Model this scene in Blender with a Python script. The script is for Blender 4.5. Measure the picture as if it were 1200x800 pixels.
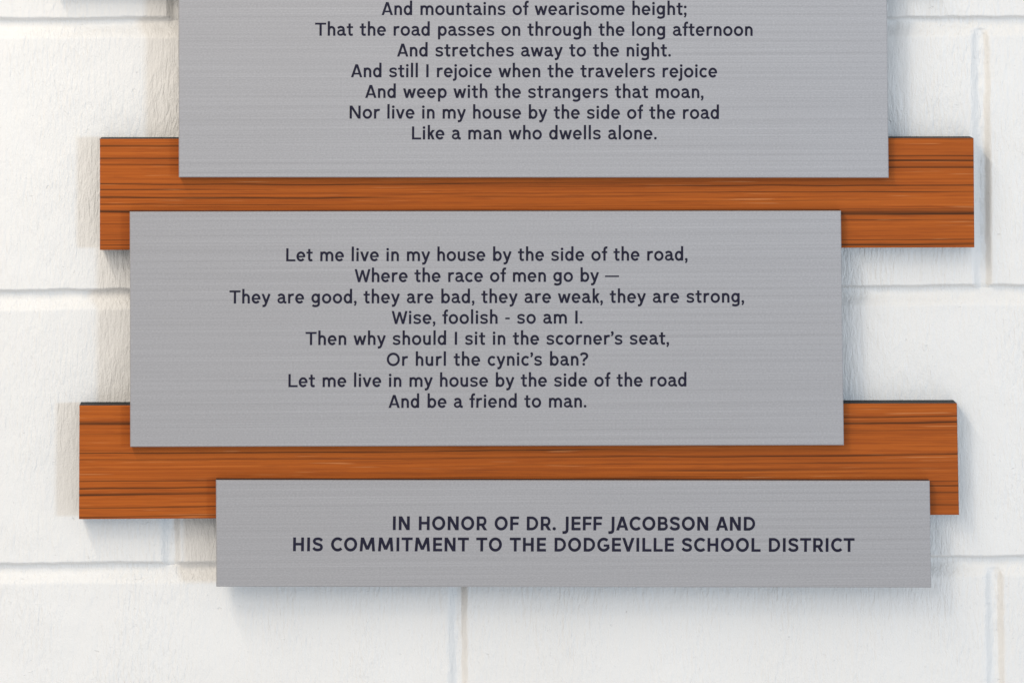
import bpy, math, random
import numpy as np
from mathutils import Matrix, Vector, Euler

for o in list(bpy.data.objects):
    bpy.data.objects.remove(o)
scene = bpy.context.scene
col = scene.collection

# ------------------------------------------------------------------ camera
W, H = 1200.0, 800.0
FPX = 4615.0                        # focal length in photo pixels
PPX, PPY = 613.0, -438.0            # principal point (a long lens, shifted down the wall)
YAW, PITCH = 0.044, 0.058
CAM = Vector((0.0, -3.0, 1.50))
cam_d = bpy.data.cameras.new('camera')
cam = bpy.data.objects.new('camera', cam_d)
col.objects.link(cam)
cam.location = CAM
cam.rotation_euler = (math.pi/2 + PITCH, 0, -YAW)
cam_d.sensor_width = 36.0
cam_d.lens = FPX / W * 36.0
cam_d.shift_x = (W/2 - PPX) / W
cam_d.shift_y = -(H/2 - PPY) / W
cam_d.clip_end = 100
scene.camera = cam

# ------------------------------------------------------------------ world, lamps, exposure
world = bpy.data.worlds.new('World')
scene.world = world
world.use_nodes = True
bgn = world.node_tree.nodes['Background']
bgn.inputs[0].default_value = (0.995, 0.983, 0.985, 1)
bgn.inputs[1].default_value = 0.63

scene.view_settings.view_transform = 'Standard'
scene.view_settings.look = 'None'
scene.view_settings.exposure = 0.04
scene.view_settings.gamma = 1.0

TARGET = Vector((0.13, 0.0, 1.13))
def area(name, direction, dist, sx, sy, power, colour, radial=False):
    d = bpy.data.lights.new(name, 'AREA')
    d.shape = 'RECTANGLE'; d.size = sx; d.size_y = sy
    d.energy = power; d.color = colour
    o = bpy.data.objects.new(name, d); col.objects.link(o)
    v = Vector(direction).normalized()
    o.location = TARGET + v*dist
    o.rotation_euler = (-v).to_track_quat('-Z', 'Y').to_euler()
    if radial:                      # the long side of the fitting runs out from the wall
        y = Vector((direction[0], 0, direction[2])); y = (y - v*y.dot(v)).normalized()
        o.rotation_euler = Matrix((y.cross(v), y, v)).transposed().to_euler()
    return o
# direction = (sideways, -1 away from the wall, up)
area('window_light',       ( 0.93, -1, 0.02), 6.0, 0.60, 0.60, 96, (0.50, 0.73, 1.0))
area('ceiling_lamp_left',  (-0.80, -1, 1.35), 2.5, 0.06, 1.10, 17, (1.0, 0.90, 0.77), True)
area('ceiling_lamp_front', (-0.42, -1, 0.42), 2.8, 0.90, 0.90, 12.5, (1.0, 0.91, 0.80))
area('ceiling_lamp_side',  (-0.66, -1, 0.80), 2.7, 0.30, 0.40, 8.5, (1.0, 0.88, 0.73))

# ------------------------------------------------------------------ measuring helpers
R = Euler((math.pi/2 + PITCH, 0, -YAW)).to_matrix()
RX, UP, FW = R.col[0], R.col[1], -R.col[2]
def pt(px, py, depth=0.0):
    """point on the plane that stands `depth` metres off the wall, as (x, z)"""
    d = FW + RX*((px-PPX)/FPX) + UP*((PPY-py)/FPX)
    t = (-depth - CAM.y)/d.y
    p = CAM + d*t
    return (p.x, p.z)

def mesh_obj(name, verts, faces, mats, parent=None, mat_idx=None, smooth=False):
    me = bpy.data.meshes.new(name)
    me.from_pydata(verts, [], faces)
    for m in mats: me.materials.append(m)
    if mat_idx is not None: me.polygons.foreach_set('material_index', mat_idx)
    if smooth: me.polygons.foreach_set('use_smooth', [True]*len(me.polygons))
    me.update()
    o = bpy.data.objects.new(name, me)
    col.objects.link(o)
    if parent: o.parent = parent
    return o

# ------------------------------------------------------------------ node helpers
def new_mat(name):
    m = bpy.data.materials.new(name); m.use_nodes = True
    nt = m.node_tree
    return m, nt, nt.nodes['Principled BSDF']
def N(nt, kind, **kw):
    n = nt.nodes.new(kind)
    for k, v in kw.items(): setattr(n, k, v)
    return n
def L(nt, a, b): nt.links.new(a, b)
def mapping(nt, scale, rot=(0,0,0), loc=(0,0,0)):
    tc = N(nt, 'ShaderNodeTexCoord'); mp = N(nt, 'ShaderNodeMapping')
    mp.inputs['Scale'].default_value = scale
    mp.inputs['Rotation'].default_value = rot
    mp.inputs['Location'].default_value = loc
    L(nt, tc.outputs['Object'], mp.inputs['Vector'])
    return mp.outputs[0]
def noise(nt, vec, scale=1.0, detail=3.0, rough=0.5, dist=0.0):
    n = N(nt, 'ShaderNodeTexNoise'); n.inputs['Scale'].default_value = scale
    n.inputs['Detail'].default_value = detail; n.inputs['Roughness'].default_value = rough
    n.inputs['Distortion'].default_value = dist
    L(nt, vec, n.inputs['Vector'])
    return n.outputs[0]
def math_n(nt, op, a, b=None, c=None, clamp=False):
    n = N(nt, 'ShaderNodeMath', operation=op); n.use_clamp = clamp
    for i, v in enumerate((a, b, c)):
        if v is None: continue
        if isinstance(v, (int, float)): n.inputs[i].default_value = v
        else: L(nt, v, n.inputs[i])
    return n.outputs[0]
def ramp(nt, fac, stops, interp='LINEAR'):
    n = N(nt, 'ShaderNodeValToRGB'); cr = n.color_ramp; cr.interpolation = interp
    while len(cr.elements) > 1: cr.elements.remove(cr.elements[-1])
    cr.elements[0].position = stops[0][0]; cr.elements[0].color = stops[0][1]
    for p, c in stops[1:]:
        e = cr.elements.new(p); e.color = c
    L(nt, fac, n.inputs[0])
    return n.outputs[0]
def grey(v): return (v, v, v, 1)
def mix_rgb(nt, fac, a, b, mode='MIX'):
    n = N(nt, 'ShaderNodeMix', data_type='RGBA', blend_type=mode)
    for i, v in ((0, fac), (6, a), (7, b)):
        if isinstance(v, (int, float)): n.inputs[i].default_value = v
        elif isinstance(v, tuple): n.inputs[i].default_value = v
        else: L(nt, v, n.inputs[i])
    return n.outputs[2]

# ------------------------------------------------------------------ materials
def paint_material():
    m, nt, b = new_mat('white_masonry_paint')
    c = noise(nt, mapping(nt, (5, 5, 5)), 1.0, 3)
    L(nt, ramp(nt, c, [(0.3, (0.78, 0.768, 0.742, 1)), (0.7, (0.815, 0.807, 0.785, 1))]), b.inputs['Base Color'])
    b.inputs['Roughness'].default_value = 0.36
    b.inputs['Specular IOR Level'].default_value = 0.185
    # brushed and rolled relief: long streaks leaning a little, patchy in strength
    st = noise(nt, mapping(nt, (400, 400, 92), (0, 0.27, 0)), 1.0, 2.5, 0.55, 0.5)
    st2 = noise(nt, mapping(nt, (190, 190, 75), (0, 0.10, 0), (3, 0, 5)), 1.0, 2.0, 0.5, 0.8)
    patch = ramp(nt, noise(nt, mapping(nt, (16, 16, 11)), 1.0, 3), [(0.36, grey(0.30)), (0.64, grey(1.0))])
    gr = noise(nt, mapping(nt, (900, 900, 900)), 1.0, 2)
    lo = noise(nt, mapping(nt, (60, 60, 45)), 1.0, 3, 0.55)
    ho = math_n(nt, 'MULTIPLY', st, 0.0019)
    ho = math_n(nt, 'ADD', ho, math_n(nt, 'MULTIPLY', st2, 0.0010))
    # ridges left by the brush
    rg = math_n(nt, 'ABSOLUTE', math_n(nt, 'SUBTRACT', st2, 0.5))
    rg = ramp(nt, rg, [(0.0, grey(1.0)), (0.035, grey(0.0))], 'EASE')
    ho = math_n(nt, 'ADD', ho, math_n(nt, 'MULTIPLY', rg, 0.00008))
    ho = math_n(nt, 'MULTIPLY', ho, patch)
    ho = math_n(nt, 'ADD', ho, math_n(nt, 'MULTIPLY', gr, 0.00036))
    ho = math_n(nt, 'ADD', ho, math_n(nt, 'MULTIPLY', lo, 0.0010))
    # scattered pits
    pn = noise(nt, mapping(nt, (150, 150, 210), (0, 0.5, 0), (1, 0, 6)), 1.0, 2.5, 0.55, 0.6)
    pit = ramp(nt, pn, [(0.70, grey(0)), (0.78, grey(1))], 'EASE')
    bl = ramp(nt, pn, [(0.22, grey(1)), (0.30, grey(0))], 'EASE')
    ho = math_n(nt, 'SUBTRACT', ho, math_n(nt, 'MULTIPLY', pit, 0.00055))
    ho = math_n(nt, 'ADD', ho, math_n(nt, 'MULTIPLY', bl, 0.00030))
    bp = N(nt, 'ShaderNodeBump'); bp.inputs['Strength'].default_value = 0.75; bp.inputs['Distance'].default_value = 1.0
    L(nt, ho, bp.inputs['Height']); L(nt, bp.outputs[0], b.inputs['Normal'])
    return m

def metal_material():
    m, nt, b = new_mat('brushed_aluminium')
    fine = noise(nt, mapping(nt, (3.5, 3.5, 1500)), 1.0, 2, 0.6)
    band = noise(nt, mapping(nt, (0.6, 0.6, 420), (0,0,0), (9, 0, 2)), 1.0, 3, 0.65)
    grain = noise(nt, mapping(nt, (650, 650, 1300)), 1.0, 2)
    t = math_n(nt, 'ADD', math_n(nt, 'MULTIPLY', band, 0.26), math_n(nt, 'MULTIPLY', fine, 0.34))
    t = math_n(nt, 'ADD', t, math_n(nt, 'MULTIPLY', grain, 0.40))
    L(nt, ramp(nt, t, [(0.34, (0.322, 0.314, 0.318, 1)), (0.5, (0.388, 0.379, 0.383, 1)), (0.66, (0.458, 0.448, 0.452, 1))]), b.inputs['Base Color'])
    b.inputs['Metallic'].default_value = 0.4
    smudge = noise(nt, mapping(nt, (7, 7, 9), (0, 0, 0), (4, 0, 1)), 1.0, 4, 0.6, 0.5)
    rr = math_n(nt, 'ADD', math_n(nt, 'MULTIPLY', band, 0.12), math_n(nt, 'MULTIPLY', smudge, 0.22))
    L(nt, math_n(nt, 'ADD', rr, 0.27), b.inputs['Roughness'])
    b.inputs['Anisotropic'].default_value = 0.6
    bp = N(nt, 'ShaderNodeBump'); bp.inputs['Strength'].default_value = 0.5; bp.inputs['Distance'].default_value = 1.0
    L(nt, math_n(nt, 'MULTIPLY', fine, 0.000012), bp.inputs['Height']); L(nt, bp.outputs[0], b.inputs['Normal'])
    return m

def wood_material(name, z_top, z_bot, x_left, x_right, left, right, seed):
    """left / right: dark grain lines as (place 0..1 from the top, half width, darkness) at either end"""
    m, nt, b = new_mat(name)
    tc = N(nt, 'ShaderNodeTexCoord'); sp = N(nt, 'ShaderNodeSeparateXYZ'); L(nt, tc.outputs['Object'], sp.inputs[0])
    X, Z = sp.outputs[0], sp.outputs[2]
    wv = noise(nt, mapping(nt, (4, 4, 18), (0,0,0), (seed, 0, 0)), 1.0, 2, 0.45)
    wf = noise(nt, mapping(nt, (22, 22, 160), (0,0,0), (seed, 0, 4)), 1.0, 2, 0.5)
    v = math_n(nt, 'MULTIPLY', math_n(nt, 'SUBTRACT', z_top, Z), 1.0/(z_top - z_bot))
    v = math_n(nt, 'ADD', v, math_n(nt, 'MULTIPLY', math_n(nt, 'SUBTRACT', wv, 0.5), 0.055))
    v = math_n(nt, 'ADD', v, math_n(nt, 'MULTIPLY', math_n(nt, 'SUBTRACT', wf, 0.5), 0.012))
    def half(ls):
        st = [(0.0, grey(0))]
        for p, w, d in ls:
            for q, g in ((p-1.9*w, 0), (p-0.35*w, d*0.85), (p+0.2*w, d), (p+0.8*w, 0)):
                q = max(q, st[-1][0]+0.0012)
                st.append((min(q, 0.9995), grey(g)))
        return ramp(nt, v, st)
    def lines(ls):
        ls = sorted(ls)
        return math_n(nt, 'MAXIMUM', half(ls[0::2]), half(ls[1::2]))
    u = math_n(nt, 'DIVIDE', math_n(nt, 'SUBTRACT', X, x_left), x_right-x_left)
    un = math_n(nt, 'ADD', u, math_n(nt, 'MULTIPLY', math_n(nt, 'SUBTRACT', noise(nt, mapping(nt, (4, 4, 60), (0,0,0), (seed+3, 0, 0)), 1.0, 2), 0.5), 1.1))
    mx = ramp(nt, un, [(0.36, grey(0)), (0.62, grey(1))], 'EASE')
    ml, mr = lines(left), lines(right)
    dark = math_n(nt, 'ADD', math_n(nt, 'MULTIPLY', ml, math_n(nt, 'SUBTRACT', 1.0, mx)), math_n(nt, 'MULTIPLY', mr, mx))
    brk = ramp(nt, noise(nt, mapping(nt, (7, 7, 120), (0,0,0), (seed, 0, 7)), 1.0, 3), [(0.30, grey(0.6)), (0.48, grey(1.0))])
    dark = math_n(nt, 'MULTIPLY', dark, brk)
    # general grain
    g1 = noise(nt, mapping(nt, (3, 3, 560), (0,0,0), (seed, 0, 1)), 1.0, 4, 0.6, 0.3)
    g2 = noise(nt, mapping(nt, (28, 28, 900), (0,0,0), (seed, 0, 2)), 1.0, 3, 0.6)
    g3 = noise(nt, mapping(nt, (1.5, 1.5, 60), (0,0,0), (seed, 0, 3)), 1.0, 3, 0.5)
    base = ramp(nt, g1, [(0.26, (0.25, 0.056, 0.005, 1)), (0.42, (0.365, 0.083, 0.009, 1)), (0.6, (0.440, 0.106, 0.012, 1)), (0.8, (0.53, 0.150, 0.025, 1))])
    base = mix_rgb(nt, ramp(nt, g2, [(0.35, grey(0.42)), (0.50, grey(0))]), base, (0.22, 0.046, 0.007, 1))
    base = mix_rgb(nt, ramp(nt, g3, [(0.3, grey(0.35)), (0.6, grey(0))]), base, (0.27, 0.058, 0.008, 1))
    fine = ramp(nt, noise(nt, mapping(nt, (2.2, 2.2, 360), (0,0,0), (seed, 0, 12)), 1.0, 3, 0.55), [(0.31, grey(0.85)), (0.40, grey(0))])
    base = mix_rgb(nt, fine, base, (0.12, 0.032, 0.006, 1))
    # thin reddish and pale flecks
    fl = ramp(nt, noise(nt, mapping(nt, (16, 16, 700), (0,0,0), (seed, 0, 9)), 1.0, 2), [(0.66, grey(0)), (0.74, grey(0.5))])
    base = mix_rgb(nt, fl, base, (0.60, 0.25, 0.09, 1))
    colr = mix_rgb(nt, dark, base, (0.030, 0.0115, 0.003, 1))
    L(nt, colr, b.inputs['Base Color'])
    b.inputs['Roughness'].default_value = 0.48
    b.inputs['Specular IOR Level'].default_value = 0.18
    bp = N(nt, 'ShaderNodeBump'); bp.inputs['Strength'].default_value = 0.4; bp.inputs['Distance'].default_value = 1.0
    L(nt, math_n(nt, 'MULTIPLY', math_n(nt, 'ADD', g2, g1), 0.00006), bp.inputs['Height']); L(nt, bp.outputs[0], b.inputs['Normal'])
    return m

def plain(name, c, rough=0.5):
    m, nt, b = new_mat(name)
    n = noise(nt, mapping(nt, (90, 90, 90)), 1.0, 3)
    L(nt, ramp(nt, n, [(0.3, (c[0]*0.85, c[1]*0.85, c[2]*0.85, 1)), (0.7, (c[0]*1.1, c[1]*1.1, c[2]*1.1, 1))]), b.inputs['Base Color'])
    b.inputs['Roughness'].default_value = rough
    return m

M_PAINT = paint_material()
M_METAL = metal_material()
M_EDGE = plain('dark_board_edge', (0.007, 0.010, 0.012), 0.6)
M_EDGE.node_tree.nodes['Principled BSDF'].inputs['Specular IOR Level'].default_value = 0.2
M_CORE = plain('black_plaque_core', (0.012, 0.012, 0.016), 0.5)
M_INK = plain('navy_ink', (0.016, 0.0155, 0.032), 0.8)
M_INK.node_tree.nodes['Principled BSDF'].inputs['Specular IOR Level'].default_value = 0.15

# ------------------------------------------------------------------ block wall
def lattice(seed):
    return np.random.default_rng(seed).random((512, 512))
LAT = [lattice(k) for k in range(5)]
def vnoise(x, z, f, k=0):
    a = LAT[k]; X = x*f + 101.3; Z = z*f + 57.7
    i = np.floor(X).astype(int); j = np.floor(Z).astype(int); u = X-i; v = Z-j
    u = u*u*(3-2*u); v = v*v*(3-2*v)
    g = lambda p, q: a[(i+p) % 512, (j+q) % 512]
    return (g(0,0)*(1-u)+g(1,0)*u)*(1-v) + (g(0,1)*(1-u)+g(1,1)*u)*v - 0.5

COURSE = 0.2032
z_j = [pt(600, y)[1] for y in (33.5, 348.0, 661.5)]
zc = sum(z + COURSE*k for k, z in enumerate(z_j))/3          # centre of the upper joint in view
LEN = 0.4064
xa = pt(1150, 200)[0]; xb = pt(200, 630)[0]; xc = pt(539, 740)[0]; xt = pt(206, 8)[0]
courses = {2: xc + LEN*0.5, 1: xt, 0: xa, -1: xb, -2: (xc + pt(1164, 750)[0] - LEN)/2, -3: xb+0.004, -4: xa}
GAP = 0.0100

def grid_mesh(name, xs, zs, yfun, parent):
    Xg, Zg = np.meshgrid(xs, zs)
    Yg = yfun(Xg, Zg)
    v = np.stack([Xg, Yg, Zg], -1).reshape(-1, 3)
    ny, nx = Xg.shape
    idx = np.arange(nx*ny).reshape(ny, nx)
    f = np.stack([idx[:-1,:-1], idx[:-1,1:], idx[1:,1:], idx[1:,:-1]], -1).reshape(-1, 4)
    me = bpy.data.meshes.new(name)
    me.vertices.add(len(v)); me.vertices.foreach_set('co', v.ravel())
    me.loops.add(f.size); me.loops.foreach_set('vertex_index', f.ravel())
    me.polygons.add(len(f)); me.polygons.foreach_set('loop_start', np.arange(0, f.size, 4))
    me.polygons.foreach_set('loop_total', np.full(len(f), 4))
    me.polygons.foreach_set('use_smooth', np.ones(len(f), bool))
    me.update(); me.validate()
    me.materials.append(M_PAINT)
    o = bpy.data.objects.new(name, me); col.objects.link(o)
    if parent: o.parent = parent
    return o

def spaced(a, b, step):
    e = np.array([0, .0006, .0012, .0018, .0024, .0031, .004, .005, .0062, .0078, .010])
    n = max(2, int((b-a-2*.010)/step))
    return np.concatenate([a+e, np.linspace(a+.010, b-.010, n+1)[1:-1], (b-e)[::-1]])
def sstep(t):
    t = np.clip(t, 0, 1); return t*t*(3-2*t)
def bed_depth(q, X, Z):
    """horizontal joint: q = height above its centre; undercut at the top, rising gently to the lower block"""
    q = q + 0.0012*vnoise(X, Z, 30, 1) + 0.0007*vnoise(X, Z, 110, 2)
    t = np.clip((q+0.0088)/0.0105, 0, 1)
    return 0.0056*sstep((0.0074-q)/0.0030)*(0.75*t + 0.25*sstep(t))
def head_depth(q, X, Z):
    q = q + 0.0014*vnoise(X, Z, 24, 3) + 0.0007*vnoise(X, Z, 110, 4)
    return 0.0046*sstep((0.0075-q)/0.0050)*sstep((q+0.0085)/0.0080)
def relief(X, Z):
    return 0.0008*vnoise(X, Z, 9, 0) + 0.0006*vnoise(X, Z, 33, 4) + 0.00045*vnoise(X, Z*0.55, 120, 2)

def block(x0, x1, z0, z1, fine, parent, tilt):
    step = 0.0026 if fine else 0.008
    xs, zs = spaced(x0, x1, step), spaced(z0, z1, step)
    def yf(X, Z):
        g = GAP/2
        y = np.maximum(bed_depth(Z-z0+g, X, Z), bed_depth(-(z1-Z)-g, X, Z))
        hd = np.maximum(head_depth(X-x0+g, X, Z), head_depth(-(x1-X)-g, X, Z))
        y = (y**2.5 + hd**2.5)**0.4
        d = np.minimum(np.minimum(X-x0, x1-X), np.minimum(Z-z0, z1-Z))
        y = y - relief(X, Z) + (tilt[0]*(X-(x0+x1)/2) + tilt[1]*(Z-(z0+z1)/2))*sstep(d/0.02)
        return y
    grid_mesh('block', xs, zs, yf, parent)

X_MIN, X_MAX = pt(-620, 400)[0], pt(1820, 400)[0]
Z_TOP, Z_BOT = zc + 2*COURSE, zc - 5*COURSE
# the mortar bed: tooled concave joints, all one sheet behind the blocks
mv, mf = [], []
def ribbon(a, b, c, horizontal, above=(), below=()):
    n = int((b-a)/0.0022); sv = np.linspace(a, b, n); q = np.linspace(-0.0075, 0.0075, 17)
    S, Q = np.meshgrid(sv, q, indexing='ij')
    A = c + Q
    Xr, Zr = (S, A) if horizontal else (A, S)
    if horizontal:
        Y = bed_depth(Q, Xr, Zr)
        hd = np.zeros_like(Y)
        for js, sg in ((above, 1), (below, -1)):
            for xj in js:
                hd = np.maximum(hd, head_depth(Xr-xj, Xr, Zr)*sstep((sg*Q-0.0005)/0.0040))
        Y = (Y**2.5 + hd**2.5)**0.4
    else:
        bd = np.maximum(bed_depth(S-a+GAP/2-0.001, Xr, Zr), bed_depth(-(b-S)-GAP/2+0.001, Xr, Zr))
        Y = (bd**2.5 + head_depth(Q, Xr, Zr)**2.5)**0.4
    inner = sstep((0.0046-np.abs(Q))/0.003)
    Y = Y - relief(Xr, Zr) + inner*(0.0010*vnoise(Xr, Zr, 150, 3) + 0.0007*vnoise(Xr, Zr, 330, 1))
    Y = Y + 0.00003 + 0.0012*sstep((np.abs(Q)-0.0062)/0.0012)
    base = len(mv)
    mv.extend(np.stack([Xr, Y, Zr], -1).reshape(-1, 3).tolist())
    k = len(q)
    for i in range(n-1):
        for j in range(k-1):
            p = base+i*k+j
            mf.append((p, p+1, p+k+1, p+k) if not horizontal else (p, p+k, p+k+1, p+1))
rng = random.Random(4)
def heads(k):
    return [courses[k]+n*LEN for n in range(-6, 7) if X_MIN < courses[k]+n*LEN < X_MAX]
blocks = []
for k in range(-4, 3):
    z1 = zc + k*COURSE; z0 = z1 - COURSE
    if k < 2: ribbon(X_MIN, X_MAX, z1, True, heads(k+1), heads(k))
    x = courses[k]
    while x > X_MIN: x -= LEN
    while x < X_MAX:
        ribbon(z0+0.004, z1-0.004, x+LEN, False) if x+LEN < X_MAX else None
        a, b = max(x+GAP/2, X_MIN), min(x+LEN-GAP/2, X_MAX)
        if b-a > 0.03: blocks.append((a, b, z0+GAP/2, z1-GAP/2))
        x += LEN
o0 = len(mv)
mv += [(X_MIN, 0.012, Z_BOT), (X_MAX, 0.012, Z_BOT), (X_MAX, 0.012, Z_TOP), (X_MIN, 0.012, Z_TOP)]
mf.append((o0, o0+1, o0+2, o0+3))
wall = mesh_obj('wall', mv, mf, [M_PAINT], smooth=True)
wall['kind'] = 'structure'
wall['label'] = 'white painted concrete block wall with recessed mortar joints'
gx0, gx1 = pt(-60, 400)[0], pt(1260, 400)[0]
gz1, gz0 = pt(600, -60)[1], pt(600, 860)[1]
for (a, b, c, d) in blocks:
    fine = b > gx0 and a < gx1 and d > gz0 and c < gz1
    block(a, b, c, d, fine, wall, (rng.uniform(-.0016, .0016), rng.uniform(-.002, .002), rng.uniform(-.0004, .0004)))

# ------------------------------------------------------------------ the sign
D_BOARD = 0.0190; D_PLAQ = 0.0268
sign = bpy.data.objects.new('wall_sign', None); col.objects.link(sign)
sx, sz = pt(610, 640, 0)
sign.location = (sx, 0, sz)
sign['label'] = 'stacked wall sign of brushed metal poem plaques on orange-brown wood boards'
sign['category'] = 'sign'
INV = Matrix.Translation(-Vector(sign.location))

def panel(name, corners, d_front, d_back, m_front, m_edge, parent, bevel=0.0006):
    """corners in the photo: top left, top right, bottom right, bottom left of the front face"""
    c = [pt(x, y, d_front) for x, y in corners]
    cx = sum(p[0] for p in c)/4; cz = sum(p[1] for p in c)/4
    loc = Vector((cx, -d_back, cz))
    def ring(inset, depth):
        out = []
        for x, z in c:
            out.append((x - math.copysign(inset, x-cx) - cx, -depth + d_back, z - math.copysign(inset, z-cz) - cz))
        return out
    v = ring(bevel, d_front) + ring(0, d_front-bevel) + ring(0, d_back)
    f = [(3, 2, 1, 0)]; mi = [0]
    for r in (0, 4):
        for i in range(4):
            j = (i+1) % 4
            f.append((r+i, r+j, r+4+j, r+4+i)); mi.append(0 if r == 0 else 1)
    f.append((8, 9, 10, 11)); mi.append(1)
    o = mesh_obj(name, v, f, [m_front, m_edge], parent, mi)
    o.location = loc - Vector(sign.location)
    return o, c, loc

# boards -------------------------------------------------------------
def board(corners, left, right, seed):
    zt = pt(600, (corners[0][1]+corners[1][1])/2, D_BOARD)[1]; zb = pt(600, (corners[2][1]+corners[3][1])/2, D_BOARD)[1]
    xl = pt(corners[0][0], 0, D_BOARD)[0]; xr = pt(corners[1][0], 0, D_BOARD)[0]
    cz = sum(pt(x, y, D_BOARD)[1] for x, y in corners)/4
    cx = sum(pt(x, y, D_BOARD)[0] for x, y in corners)/4
    m = wood_material('striped_wood', zt-cz, zb-cz, xl-cx, xr-cx, left, right, seed)
    o, _, _ = panel('wood_board', corners, D_BOARD, 0.0, m, M_EDGE, sign)
    return o
upL = [(.065,.011,.85),(.18,.008,.95),(.235,.006,.6),(.41,.006,.95),(.53,.010,.9),(.59,.005,.7),(.655,.012,.95),(.76,.006,.5),(.91,.005,.7),(.985,.006,.5)]
upR = [(.17,.006,.8),(.215,.008,.95),(.275,.012,.8),(.44,.006,.95),(.50,.005,.8),(.655,.006,.5),(.69,.022,.8),(.93,.005,.7),(.975,.012,.95)]
loL = [(.145,.016,.9),(.235,.006,.4),(.41,.006,.95),(.47,.007,.5),(.665,.007,.7),(.73,.008,.9),(.785,.012,.95),(.90,.006,.8),(.975,.006,.8)]
loR = [(.135,.006,.85),(.19,.010,.95),(.26,.006,.4),(.475,.007,.95),(.54,.005,.4),(.71,.006,.7),(.75,.008,.9),(.81,.006,.8),(.92,.010,.7)]
board([(60, -147), (1083, -148), (1083.5, -18), (60, -16)], loR, upL, 41.0)
board([(117, 163), (1141, 162), (1142, 290), (117, 293)], upL, upR, 3.0)
board([(93, 475), (1121.5, 472.5), (1124, 603), (92.5, 608)], loL, loR, 17.0)

# plaques ------------------------------------------------------------
def plaque(corners, label):
    o, c, loc = panel('metal_plaque', corners, D_PLAQ, D_BOARD+0.0002, M_METAL, M_CORE, sign)
    o['label'] = label
    return o, loc
p_top = plaque([(209, -100), (1038.5, -101), (1041.5, 208.5), (209.5, 208)], 'top plaque with seven poem lines ending in dwells alone')
p_mid = plaque([(152, 248), (985.5, 247), (989, 521.5), (152.5, 523.5)], 'middle plaque with eight centred poem lines')
p_low = plaque([(253, 562), (1089.5, 563), (1091.5, 688), (253.5, 687)], 'narrow bottom plaque with a bold two line dedication in capitals')

# ------------------------------------------------------------------ lettering (own stroke alphabet)
def catmull(p, n=7, closed=False):
    p = [np.array(q, float) for q in p]
    if closed: q = [p[-1]] + p + [p[0], p[1]]
    else: q = [2*p[0]-p[1]] + p + [2*p[-1]-p[-2]]
    out = []
    for i in range(1, len(q)-2):
        for k in range(n):
            t = k/n
            out.append(0.5*((2*q[i]) + (q[i+1]-q[i-1])*t + (2*q[i-1]-5*q[i]+4*q[i+1]-q[i+2])*t*t + (3*q[i]-q[i-1]-3*q[i+1]+q[i+2])*t**3))
    if not closed: out.append(p[-1])
    return [tuple(x) for x in out]
def arc(cx, cy, rx, ry, a0, a1, n=28):
    return [(cx+rx*math.cos(math.radians(a0+(a1-a0)*i/n)), cy+ry*math.sin(math.radians(a0+(a1-a0)*i/n))) for i in range(n+1)]
def strip(p, w, closed=False):
    p = [np.array(q, float) for q in p]; n = len(p); L_, R_ = [], []
    if closed and np.allclose(p[0], p[-1]): p = p[:-1]; n -= 1
    for i in range(n):
        a = p[i-1] if (i > 0 or closed) else p[i]
        b = p[(i+1) % n] if (i < n-1 or closed) else p[i]
        t = b-a; t = t/np.linalg.norm(t); nn = np.array((-t[1], t[0]))
        L_.append(p[i]+nn*w/2); R_.append(p[i]-nn*w/2)
    m = n if closed else n-1
    return [[L_[i], R_[i], R_[(i+1) % n], L_[(i+1) % n]] for i in range(m)]
def rect(x0, y0, x1, y1): return [[(x0, y0), (x1, y0), (x1, y1), (x0, y1)]]
def diag(x0, y0, x1, y1, w):
    """slanted stroke cut level at both ends; x are centres"""
    hw = w/2*math.hypot(x1-x0, y1-y0)/abs(y1-y0)
    return [[(x0-hw, y0), (x0+hw, y0), (x1+hw, y1), (x1-hw, y1)]]
def dot(x, y, r, n=16): return [[(x+r*math.cos(2*math.pi*i/n), y+r*math.sin(2*math.pi*i/n)) for i in range(n)]]

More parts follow.
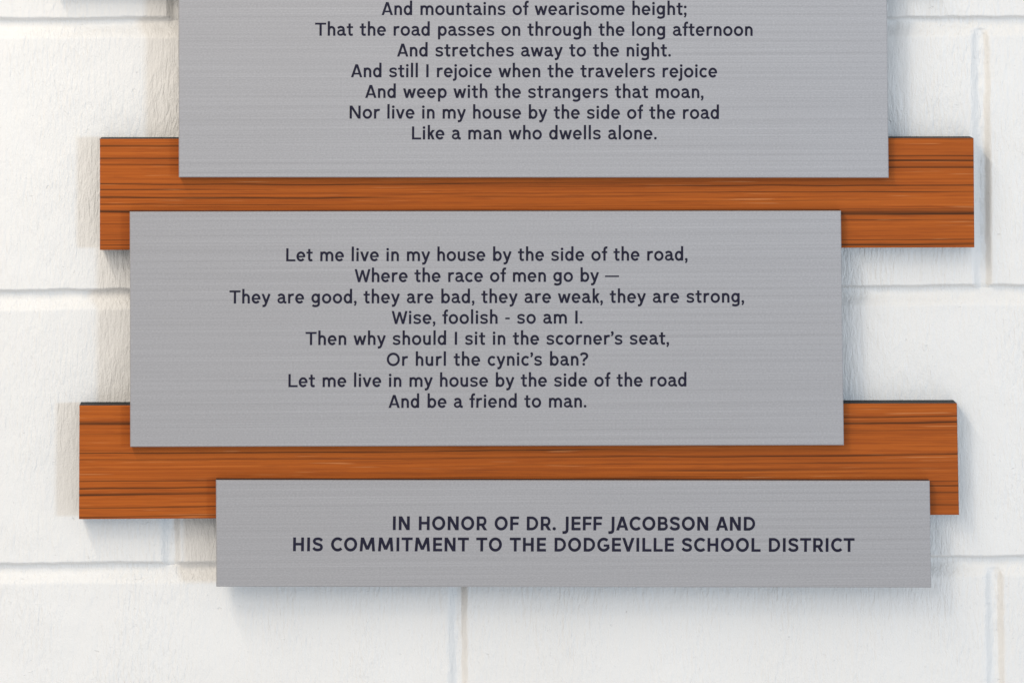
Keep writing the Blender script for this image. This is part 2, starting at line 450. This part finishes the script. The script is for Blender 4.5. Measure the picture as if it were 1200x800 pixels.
def glyph(ch, bold):
    """returns (strokes, ink width, left bearing, right bearing); each stroke is a list of polygons"""
    w = 3.25 if bold else 2.6
    t = 2.95 if bold else 2.2
    h = w/2; C = 15.9 if bold else 15.1; A = 16.9; X = 11.1; ST, RO, DI = 1.45, 0.75, 0.2
    def bowl(x0, x1): return strip(arc((x0+x1)/2, 5.6, (x1-x0)/2-h, 5.85-h, 0, 360, 36), w, True)
    def arch(x0, x1, foot=0.0):
        return strip(arc((x0+x1)/2, 6.5, (x1-x0)/2-h, 11.4-h-6.5, 180, 0, 18)+[(x1-h, foot)], w)
    if ch == 'l': return [rect(0, 0, w, A)], w, ST, ST
    if ch == 'i': return [rect(0, 0, w, X), dot(h, 13.8, 1.55)], w, ST, ST
    if ch == 'j': return [strip([(h, X), (h, 2.0)]+catmull([(h, 0), (h-.2, -1.6), (h-1.2, -2.7), (h-3.1, -2.9)]), w), dot(h, 13.8, 1.55)], w, ST-.2, ST-.2
    if ch == 'n': return [rect(0, 0, w, X), arch(0, 8.9)], 8.9, ST, 1.15
    if ch == 'h': return [rect(0, 0, w, A), arch(0, 8.9)], 8.9, ST, 1.15
    if ch == 'm': return [rect(0, 0, w, X), arch(0, 8.8), arch(8.8-w, 15.3)], 15.3, ST, 1.15
    if ch == 'u': return [rect(9.0-w, 0, 9.0, X), strip([(h, X), (h, 6)]+arc(4.5, 4.6, 4.5-h, 4.85-h, 180, 360, 18), w)], 9.0, 1.15, ST
    if ch == 'r': return [rect(0, 0, w, X), strip(arc(5.2, 6.2, 5.2-h, 11.4-h-6.2, 180, 68, 14), w)], 6.8, ST, 0.55
    if ch == 'o': return [bowl(0, 11.0)], 11.0, RO, RO
    if ch == 'e': return [strip(arc(5.2, 5.6, 5.2-h, 5.85-h, -8, 322, 34), w), rect(1.2, 4.55, 9.6, 6.45)], 10.4, RO, RO
    if ch == 'c': return [strip(arc(5.3, 5.6, 5.3-h, 5.85-h, 43, 317, 30), w)], 9.3, RO, 0.5
    if ch == 'b': return [rect(0, 0, w, A), bowl(0.2, 10.2)], 10.2, ST, RO
    if ch == 'p': return [rect(0, -4.2, w, X), bowl(0.2, 10.2)], 10.2, ST, RO
    if ch == 'd': return [rect(9.9-w, 0, 9.9, A), bowl(0, 9.7)], 9.9, RO, ST
    if ch == 'g':
        s = strip([(9.9-h, X), (9.9-h, 1.5)]+catmull([(9.9-h, 0.2), (8.3, -1.7), (6.6, -2.8), (4.6, -3.1), (2.6, -2.8), (1.3, -2.1)]), w)
        return [s, strip(arc(4.85, 5.9, 4.85-h, 5.55-h, 0, 360, 36), w, True)], 9.9, RO, ST
    if ch == 'a':
        p1 = catmull([(1.15, 8.7), (2.5, 9.8), (4.6, 10.25), (6.9, 9.4), (7.75, 7.2)])+[(7.75, 3.4)]+catmull([(7.85, 2.5), (8.5, 1.45), (9.4, 1.15), (10.6, 1.1)])
        p2 = catmull([(7.8, 6.3), (4.8, 6.25), (2.4, 5.5), (1.25, 3.65), (2.0, 1.75), (4.1, 1.05), (6.4, 1.75), (7.8, 3.6)])
        return [strip(p1, w), strip(p2, t)], 10.3, RO, 0.6
    if ch == 's':
        p = catmull([(8.4, 8.6), (7.0, 9.85), (4.7, 10.25), (2.3, 9.65), (1.35, 8.1), (2.2, 6.6), (4.7, 5.75), (7.1, 4.9), (8.0, 3.25), (7.1, 1.65), (4.7, 1.05), (2.2, 1.4), (.65, 2.75)])
        return [strip(p, t+.1)], 9.2, RO, RO
    if ch == 't': return [strip([(3.3, 14.3), (3.3, 3.6)]+catmull([(3.35, 2.6), (4.1, 1.35), (5.4, 1.1), (7.0, 1.55)]), w), rect(0, X-2.15, 7.3, X-.05)], 7.4, 0.45, 0.55
    if ch == 'f': return [strip([(3.2, 0), (3.2, 12.4)]+catmull([(3.25, 13.3), (3.9, 14.8), (5.0, 15.45), (6.6, 15.2)]), w), rect(0, X-2.15, 6.4, X-.05)], 6.3, 0.45, 0.2
    if ch == 'v': return [diag(h+.1, X, 5.25, 0, w), diag(10.4-h, X, 5.25, 0, w)], 10.5, DI, DI
    if ch == 'w': return [diag(h+.1, X, 4.5, 0, w), diag(7.55, X-.6, 4.5, 0, w*.92), diag(7.55, X-.6, 10.6, 0, w*.92), diag(15-h, X, 10.6, 0, w)], 15.1, DI, DI
    if ch == 'y': return [diag(h+.1, X, 5.6, 0.3, w), strip([(9.3, X), (5.5, 0.8)]+catmull([(5.2, 0), (4.5, -1.7), (3.3, -2.75), (1.2, -2.9)]), w)], 10.5, DI, DI
    if ch == 'k': return [rect(0, 0, w, A), diag(7.2-.4, X, 1.6, 4.6, w), diag(3.6, 7.0, 7.9-h, 0, w)], 7.9, ST, 0.3
    if ch == ',': return [dot(1.7, 1.5, 1.55), strip(catmull([(2.35, 1.4), (2.1, -.6), (.8, -2.6)]), 1.75)], 3.2, 0.4, 0.6
    if ch == ';': return [dot(1.7, 1.5, 1.55), strip(catmull([(2.35, 1.4), (2.1, -.6), (.8, -2.6)]), 1.75), dot(1.7, 9.4, 1.6)], 3.2, 0.6, 0.6
    if ch == '’': return [dot(1.7, 14, 1.6), strip(catmull([(2.4, 13.9), (2.1, 12.0), (.7, 10.2)]), 1.9)], 3.3, 0.4, 0.3
    if ch == '.': r = 1.95 if bold else 1.55; return [dot(r, r-.1, r)], 2*r, 0.9, 0.6
    if ch == '-': return [rect(0, 5.2, 5.2, 7.2)], 5.2, 0.8, 0.8
    if ch == '—': return [rect(0, 5.5, 16.4, 7.2)], 16.4, 0.2, 0.2
    if ch == '?': return [strip(catmull([(.7, 12.0), (2.2, 13.6), (4.7, 14.15), (7.4, 13.2), (8.3, 11.0), (7.3, 8.9), (5.2, 7.3), (4.4, 5.6), (4.35, 4.6)]), w), dot(4.35, 1.5, 1.6)], 9.5, 0.4, 0.5
    if ch == 'I': return [rect(0, 0, w+(0 if bold else .1), C)], w, 1.65, 1.65
    if ch == 'L': return [rect(0, 0, w, C), rect(w*.5, 0, 10.7, t)], 10.7, 1.6, 0.4
    if ch == 'T': return [rect(0, C-t, 12.9, C), rect(6.45-h, 0, 6.45+h, C-t*.5)], 12.9, 0.55, 0.4
    if ch == 'H': return [rect(0, 0, w, C), rect(12.6-w, 0, 12.6, C), rect(w*.5, C/2-t/2+.2, 12.6-w*.5, C/2+t/2+.2)], 12.6, 1.65, 1.65
    if ch == 'E': return [rect(0, 0, w, C), rect(w*.5, 0, 10.6, t), rect(w*.5, C/2-t/2+.1, 10.0, C/2+t/2+.1), rect(w*.5, C-t, 10.5, C)], 10.6, 1.65, 0.7
    if ch == 'F': return [rect(0, 0, w, C), rect(w*.5, C/2-t/2-.3, 9.6, C/2+t/2-.3), rect(w*.5, C-t, 10.2, C)], 10.2, 1.65, 0.2
    if ch == 'N': return [rect(0, 0, w, C), rect(12.8-w, 0, 12.8, C), diag(w*.58, C, 12.8-w*.58, 0, w)], 12.8, 1.6, 1.6
    if ch == 'M':
        k = .55 if bold else .4
        return [diag(h+1.3, C, h, 0, w), diag(17.9-h-1.3, C, 17.9-h, 0, w), diag(h+1.5, C, 8.95, 1.9, w), diag(17.9-h-1.5, C, 8.95, 1.9, w)], 17.9, 1.5, 1.5
    if ch == 'A':
        W_ = 14.4 if bold else 13.4; c = W_/2
        return [diag(c-.15, C, h*1.1, 0, w), diag(c+.15, C, W_-h*1.1, 0, w), rect(W_*.2, 3.2, W_*.8, 3.2+t*.9)], W_, 0.1, 0.1
    if ch == 'V': return [diag(h*1.1, C, 7.25, 0, w), diag(14.5-h*1.1, C, 7.25, 0, w)], 14.5, 0.1, 0.1
    if ch == 'W': return [diag(h+.2, C, 5.4, 0, w), diag(9.4, C-1.0, 5.4, 0, w*.92), diag(9.4, C-1.0, 13.4, 0, w*.92), diag(18.6-h, C, 13.4, 0, w)], 18.7, 0.1, 0.1
    if ch == 'O':
        W_ = 15.3
        return [strip(arc(W_/2, C/2, W_/2-h, C/2+.25-h, 0, 360, 44), w, True)], W_, 0.95, 0.95
    if ch == 'C': return [strip(arc(7.7, C/2, 7.7-h, C/2+.25-h, 44, 316, 34), w)], 13.3, 0.95, 0.4
    if ch == 'G': return [strip(arc(7.7, C/2, 7.7-h, C/2+.25-h, 46, 338, 34), w), rect(7.6, C/2-2.3, 14.2, C/2+.3), rect(14.2-w*.9, C/2-4.4, 14.2, C/2)], 14.2, 0.95, 1.0
    if ch == 'D':
        p = [(w*.5, C-t/2), (5.3, C-t/2)]+arc(5.3, C/2, 8.1-h, C/2-t/2, 88, -88, 22)+[(5.3, t/2), (w*.5, t/2)]
        return [rect(0, 0, w, C), strip(p, t+.1)], 13.4, 1.65, 0.95
    if ch == 'R':
        yb = C*.40; r = (C-t/2-yb)/2; cy = yb+r
        p = [(w*.5, C-t/2), (6.6, C-t/2)]+arc(6.6, cy, 4.9-h, r, 88, -88, 16)+[(6.6, yb), (w*.5, yb)]
        return [rect(0, 0, w, C), strip(p, t), diag(6.0, yb+.4, 12.2-h*1.2, 0, w)], 12.2, 1.65, 0.4
    if ch == 'B':
        ym = C*.52; r1 = (C-t/2-ym)/2; r2 = (ym-t/2)/2
        p1 = [(w*.5, C-t/2), (6.4, C-t/2)]+arc(6.4, ym+r1, 4.7-h, r1, 88, -88, 14)+[(6.4, ym), (w*.5, ym)]
        p2 = [(w*.5, ym), (6.6, ym)]+arc(6.6, t/2+r2, 5.3-h, r2, 88, -88, 14)+[(6.6, t/2), (w*.5, t/2)]
        return [rect(0, 0, w, C), strip(p1, t), strip(p2, t)], 11.9, 1.65, 0.8
    if ch == 'S':
        p = catmull([(11.0, 12.1), (9.1, 13.8), (6.2, 14.4), (3.2, 13.7), (1.95, 11.6), (3.0, 9.5), (6.2, 8.1), (9.4, 6.9), (10.5, 4.6), (9.4, 2.3), (6.2, 1.45), (3.0, 2.1), (1.0, 4.0)])
        return [strip(p, w*.97)], 12.2, 0.8, 0.8
    if ch == 'J': return [strip([(h+3.4, C), (h+3.4, 2.2)]+catmull([(h+3.4, 0.8), (h+2.9, -1.2), (h+1.4, -2.3), (-.4, -2.6)]), w)], w+3.4, 0.2, 1.5
    raise KeyError(ch)

def text_line(text, x0, x1, yl, yr, owner, loc, bold=False):
    items, pos, prev = [], 0.0, 0.0
    pen = 0.0; first = True; gaps = 0
    for ch in text:
        if ch == ' ':
            pen += 6.7; gaps += 1; continue
        st, iw, lb, rb = glyph(ch, bold)
        if first: lb = 0; first = False
        pen += lb
        items.append((st, pen, gaps)); end = pen + iw
        pen = end + rb; gaps += 1
    target = x1 - x0
    track = (target - end)/(gaps-1)
    d = D_PLAQ + 0.00012
    P0 = pt(x0, yl, d); P1 = pt(x1, yr, d)
    s = math.hypot(P1[0]-P0[0], P1[1]-P0[1])/target
    ex = ((P1[0]-P0[0])/(s*target), (P1[1]-P0[1])/(s*target))
    verts, faces = [], []
    for st, x, g in items:
        for si, polys in enumerate(st):
            yy = -(d + 0.00002*si)
            for poly in polys:
                b = len(verts)
                area2 = 0
                for i in range(len(poly)):
                    a_, b_ = poly[i], poly[(i+1) % len(poly)]
                    area2 += a_[0]*b_[1]-b_[0]*a_[1]
                pp = poly if area2 > 0 else list(reversed(poly))
                for q in pp:
                    u = (q[0]+x+track*g)*s; v = q[1]*s
                    verts.append((P0[0]+ex[0]*u-ex[1]*v-loc.x, yy-loc.y, P0[1]+ex[1]*u+ex[0]*v-loc.z))
                faces.append(tuple(range(b, b+len(pp))))
    print('track %.2f  %s' % (track, text))
    return mesh_obj('text_line', verts, faces, [M_INK], owner)

for t_, a, b, yl, yr in [
    ('And mountains of wearisome height;', 447.1, 804.5, 18.0, 18.0),
    ('That the road passes on through the long afternoon', 369.2, 882.0, 42.2, 42.4),
    ('And stretches away to the night.', 465.2, 786.2, 66.6, 66.6),
    ('And still I rejoice when the travelers rejoice', 411.2, 840.5, 90.8, 91.0),
    ('And weep with the strangers that moan,', 427.8, 824.4, 115.0, 115.2),
    ('Nor live in my house by the side of the road', 409.7, 842.5, 139.2, 139.6),
    ('Like a man who dwells alone.', 482.8, 769.6, 163.6, 163.6)]:
    text_line(t_, a, b, yl, yr, *p_top)
for t_, a, b, yl, yr in [
    ('Let me live in my house by the side of the road,', 335.4, 805.7, 306.2, 305.4),
    ('Where the race of men go by —', 415.4, 725.4, 330.6, 330.1),
    ('They are good, they are bad, they are weak, they are strong,', 268.8, 872.0, 355.6, 354.6),
    ('Wise, foolish - so am I.', 458.8, 682.6, 379.6, 379.1),
    ('Then why should I sit in the scorner’s seat,', 358.0, 784.0, 404.2, 403.6),
    ('Or hurl the cynic’s ban?', 453.2, 689.2, 428.6, 428.2),
    ('Let me live in my house by the side of the road', 338.0, 804.4, 453.4, 452.6),
    ('And be a friend to man.', 455.2, 687.2, 477.8, 477.2)]:
    text_line(t_, a, b, yl, yr, *p_mid)
for t_, a, b, yl, yr in [
    ('IN HONOR OF DR. JEFF JACOBSON AND', 460.4, 885.0, 620.7, 621.3),
    ('HIS COMMITMENT TO THE DODGEVILLE SCHOOL DISTRICT', 343.4, 1001.4, 645.4, 646.2)]:
    text_line(t_, a, b, yl, yr, *p_low, bold=True)

print('joint z spacing', z_j[0]-z_j[1], z_j[1]-z_j[2], 'len check', pt(1164,750)[0]-xc, xa-xt, xb-xt)
print('plaque width m', pt(989,521,D_PLAQ)[0]-pt(152,521,D_PLAQ)[0])
